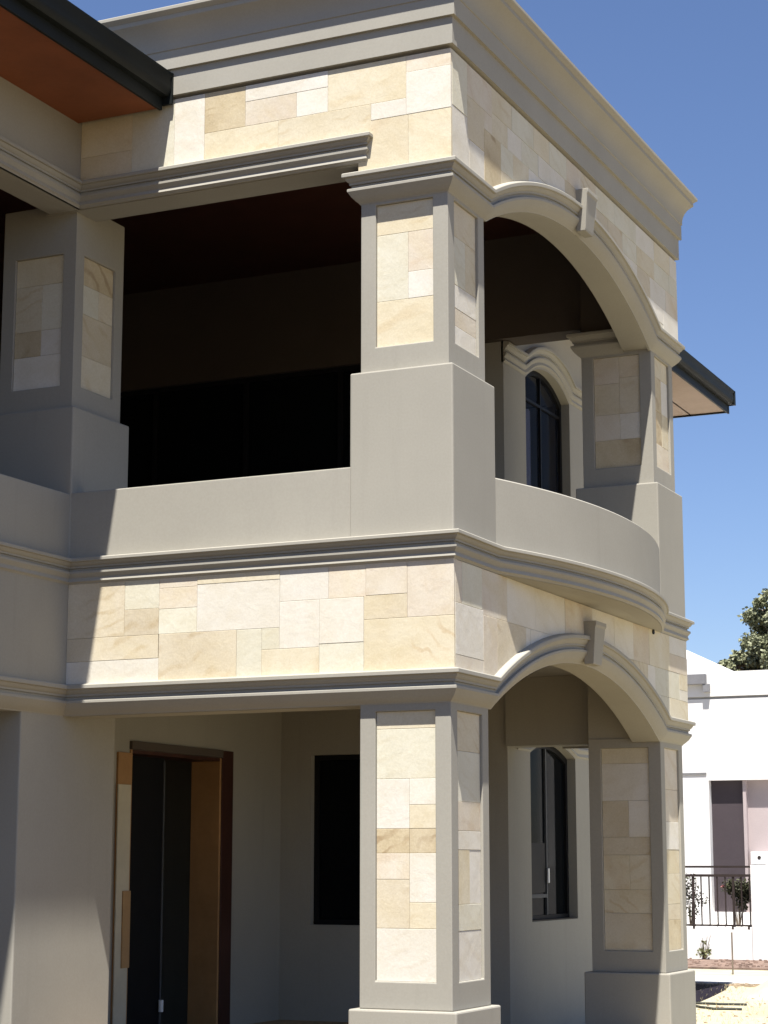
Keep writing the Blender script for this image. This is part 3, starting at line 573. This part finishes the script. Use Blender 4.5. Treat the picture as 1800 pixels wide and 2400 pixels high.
def tree(name, label, base, clumps, size, nleaf, mat, seed, trunk_r=0.22, group=None):
    rd = random.Random(seed); t = thing(name, label, 'tree', base, group); tb = MB()
    top = Vector((0.1, 0.1, clumps[0][2]*0.55)); tb.tube([(0,0,-0.2),(0.03,0.02,top.z*0.5),tuple(top)], [trunk_r, trunk_r*0.8, trunk_r*0.62], 10)
    cr = MB()
    for (cx, cy, cz, r) in clumps:
        c = Vector((cx, cy, cz)); m = (top + c)/2 + Vector((rd.uniform(-.2,.2), rd.uniform(-.2,.2), 0.15)); tb.tube([tuple(top - Vector((0,0,0.2))), tuple(m), tuple(c)], [trunk_r*0.5, trunk_r*0.3, 0.03], 7)
        for k in range(int(14*r)+4):
            while True:
                q = Vector((rd.uniform(-1,1), rd.uniform(-1,1), rd.uniform(-1,1)))
                if 0.25 < q.length < 1: break
            e = c + Vector((q.x*r, q.y*r, q.z*r*0.85)); tb.tube([tuple(c), tuple((c+e)/2 + Vector((0,0,0.05))), tuple(e)], [0.03, 0.018, 0.006], 4)
            leaves(cr, tuple(e), (r*0.30, r*0.30, r*0.24), nleaf, size, rd, hang=0.4)
    tb.build('trunk', 'bark', t, smooth=50, fix=False); cr.build('crown', mat, t, fix=False); return t
tree('gum_tree', 'dense grey-green tree rising behind the white house', (-4.58, 31.0, 0.18), [(0.35,0,7.1,1.15),(-0.75,0.1,6.35,0.95),(-1.55,-0.2,5.75,0.65),(1.3,0.2,7.4,1.2),(0.6,0.6,6.0,1.1),(-0.3,-0.6,5.6,0.9),(1.8,-0.3,6.2,1.1),(0.3,-0.2,8.0,0.6),(-1.0,0.2,7.0,0.35)], 0.085, 800, 'leaf', 4)
def shrub(name, label, cat, loc, parts, size, mat, seed, stems=6, h=0.5, group=None, flower=False):
    rd = random.Random(seed); t = thing(name, label, cat, loc, group); sb = MB(); lb = MB()
    for k in range(stems):
        e = Vector((rd.uniform(-0.14,0.14), rd.uniform(-0.1,0.1), h*rd.uniform(0.6,1.0))); sb.tube([(e.x*0.2,e.y*0.2,-0.03),(e.x*0.5,e.y*0.5,e.z*0.5),tuple(e)], [0.010,0.007,0.003], 5)
    for (x, y, z, r, n) in parts: leaves(lb, (x,y,z), (r,r,r), n, size, rd)
    sb.build('stem', 'bark', t, fix=False); lb.build('foliage', mat, t, fix=False)
    if flower:
        fb = MB(); leaves(fb, flower[:3], (0.03,0.03,0.03), 16, 0.03, rd); fb.build('flower', 'flower', t, fix=False)
    return t
shrub('terrace_plant', 'dark leafy plant behind the railing beside the plum door', 'plant', (-3.62, NY+0.30, 0.575), [(0.04,0,0.60,0.19,420),(0.14,0.02,0.50,0.15,260),(-0.14,0,0.66,0.12,160),(0.24,0,0.62,0.14,220),(0.06,0,0.34,0.10,90)], 0.06, 'leaf_dark', 14, 7, 0.6, flower=(-0.24,-0.03,0.66))
shrub('terrace_plant', 'open airy climber behind the left end of the railing', 'plant', (-4.42, NY+0.25, 0.575), [(0,0,0.72,0.17,140),(-0.10,0,0.5,0.18,120),(0.10,0,0.45,0.16,90),(0.05,0,0.25,0.14,70),(0.24,0,0.4,0.10,35)], 0.05, 'leaf_dark', 15, 9, 0.8)
shrub('garden_shrub', 'small spiky shrub at the foot of the white wall', 'plant', (-4.10, NY-0.13, 0.04), [(0,0,0.12,0.09,60),(0.07,0,0.15,0.06,30),(-0.07,0,0.12,0.06,30),(0,0,0.28,0.04,14)], 0.055, 'leaf2', 16, 8, 0.42)

# garden bed with loose mulch, stake, hoses, sand heap, dry grass
tag(MB().box(-40, 25, 17.93, NY-0.003, -0.05, 0.05).build('garden_bed', 'mulch'), kind='structure')
rd = random.Random(3); cl = MB()
def clod(mb, x, y, z, s):
    pts = [Vector((rd.uniform(-1,1), rd.uniform(-1,1), rd.uniform(-0.6,0.8))).normalized()*s*rd.uniform(0.7,1.2) for _ in range(6)]
    i = len(mb.v); base = [(x + p.x, y + p.y, z + max(p.z, -0.3*s)) for p in pts]
    ring = [(x + s*cos(k*2*pi/5)*rd.uniform(.7,1.2), y + s*sin(k*2*pi/5)*rd.uniform(.7,1.2), z - 0.01) for k in range(5)]; mid = [(x + (a-x)*0.7, y + (b-y)*0.7, z + s*rd.uniform(0.4,0.8)) for a, b, c in ring]
    mb.v += ring + mid
    for k in range(5): mb.f.append((i+k, i+(k+1)%5, i+5+(k+1)%5, i+5+k))
    mb.f.append(tuple(i+5+k for k in range(5)))
for _ in range(500): clod(cl, rd.uniform(-8, 0), rd.uniform(17.95, NY-0.05), 0.045, rd.uniform(0.015, 0.05))
tag(cl.build('mulch', 'mulch', fix=False), 'loose brown mulch and clods on the garden bed', 'mulch', kind='stuff')
cl = MB()
for _ in range(420):
    x = rd.uniform(-2.6, 0.6); clod(cl, x, 14.25 + rd.gauss(0, 0.10), 0.0, rd.uniform(0.012, 0.05))
for _ in range(300): clod(cl, rd.uniform(-3, 1.0), rd.uniform(6, 14), 0.0, rd.uniform(0.008, 0.028))
tag(cl.build('soil_clods', surf('brown_soil', (0.26, 0.20, 0.135), 0.3, 8, 0.95, 30, 0.5), fix=False), 'scattered brown soil clods on the sand beside the footpath', 'soil', kind='stuff')
gr = MB()
for _ in range(2600):
    x, y = rd.uniform(-3.2, 1.5), rd.uniform(6.5, 14.2); h = rd.uniform(0.02, 0.07); a = rd.uniform(0, pi); ln = rd.uniform(-0.04, 0.04)
    gr.quad((x - 0.004*cos(a), y - 0.004*sin(a), 0), (x + 0.004*cos(a), y + 0.004*sin(a), 0), (x + ln, y + rd.uniform(-0.04, 0.04), h))
tag(gr.build('dry_grass', 'straw', fix=False), 'sparse dry grass on the sandy yard', 'grass', kind='stuff')
def hose(pts, label):
    P = []
    for a, b in zip(pts, pts[1:]):
        for k in range(6):
            t = k/6; P.append((a[0] + (b[0]-a[0])*t, a[1] + (b[1]-a[1])*t + 0.02*sin(3*t), 0.016))
    P.append((*pts[-1], 0.016)); tag(MB().tube(P, 0.016, 8).build('hose', 'hose', smooth=60), label, 'hose', 'hoses on the sand')
hose([(-2.4,10.9),(-1.48,10.66),(-1.2,10.62),(-0.9,10.68)], 'dark hose on the sand nearer the footpath')
hose([(-1.6,10.5),(-1.25,10.05),(-1.07,9.87),(-0.76,9.93)], 'dark hose curving on the sand nearer the house')
sp = MB(); R = []
for i in range(10):
    t = i/9; rr = 0.62*(1-t)**0.8 + 0.02
    R.append([(-0.72 + rr*1.1*cos(k*2*pi/22)*(1 + 0.08*sin(3*k)), 12.3 + rr*cos(0.4)*sin(k*2*pi/22)*(1 + 0.08*cos(5*k)), 0.36*t**1.2*(1 if i else 0) - 0.01 + 0.01*sin(k*1.7+i)) for k in range(22)])
tag(sp.rings(R).build('sand_pile', surf('yellow_builders_sand', (0.46, 0.415, 0.30), 0.1, 6, 0.95, 30, 0.8), smooth=60), 'pale heap of building sand at the right edge', 'sand heap')
tag(MB().box(-2.652, -2.634, 16.6, 16.62, -0.02, 0.62).build('garden_stake', 'bark'), 'thin timber stake standing in the verge', 'stake')

ps = MB(); out = [(-3.2,14.25),(-2.6,14.2),(-2.02,14.08),(-1.86,13.3),(-1.73,12.4),(-1.64,11.7),(-1.55,11.0),(-2.3,10.8),(-3.2,10.9)]  # dark sheet shaped as the house's ground shadow, shade put into its colour
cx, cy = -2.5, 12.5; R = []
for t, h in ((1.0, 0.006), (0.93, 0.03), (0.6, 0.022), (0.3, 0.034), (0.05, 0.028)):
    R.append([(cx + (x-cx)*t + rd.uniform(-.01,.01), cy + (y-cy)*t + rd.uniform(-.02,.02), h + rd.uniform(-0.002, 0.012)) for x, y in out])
tag(ps.rings(R).build('painted_ground_shadow', surf('painted_shadow_black', (0.016, 0.014, 0.020), 0.2, 4, 0.95, 30, 0.3, spec=0.03), smooth=60), 'dark sheet standing in for the ground shadow behind the far pier', 'painted shadow')
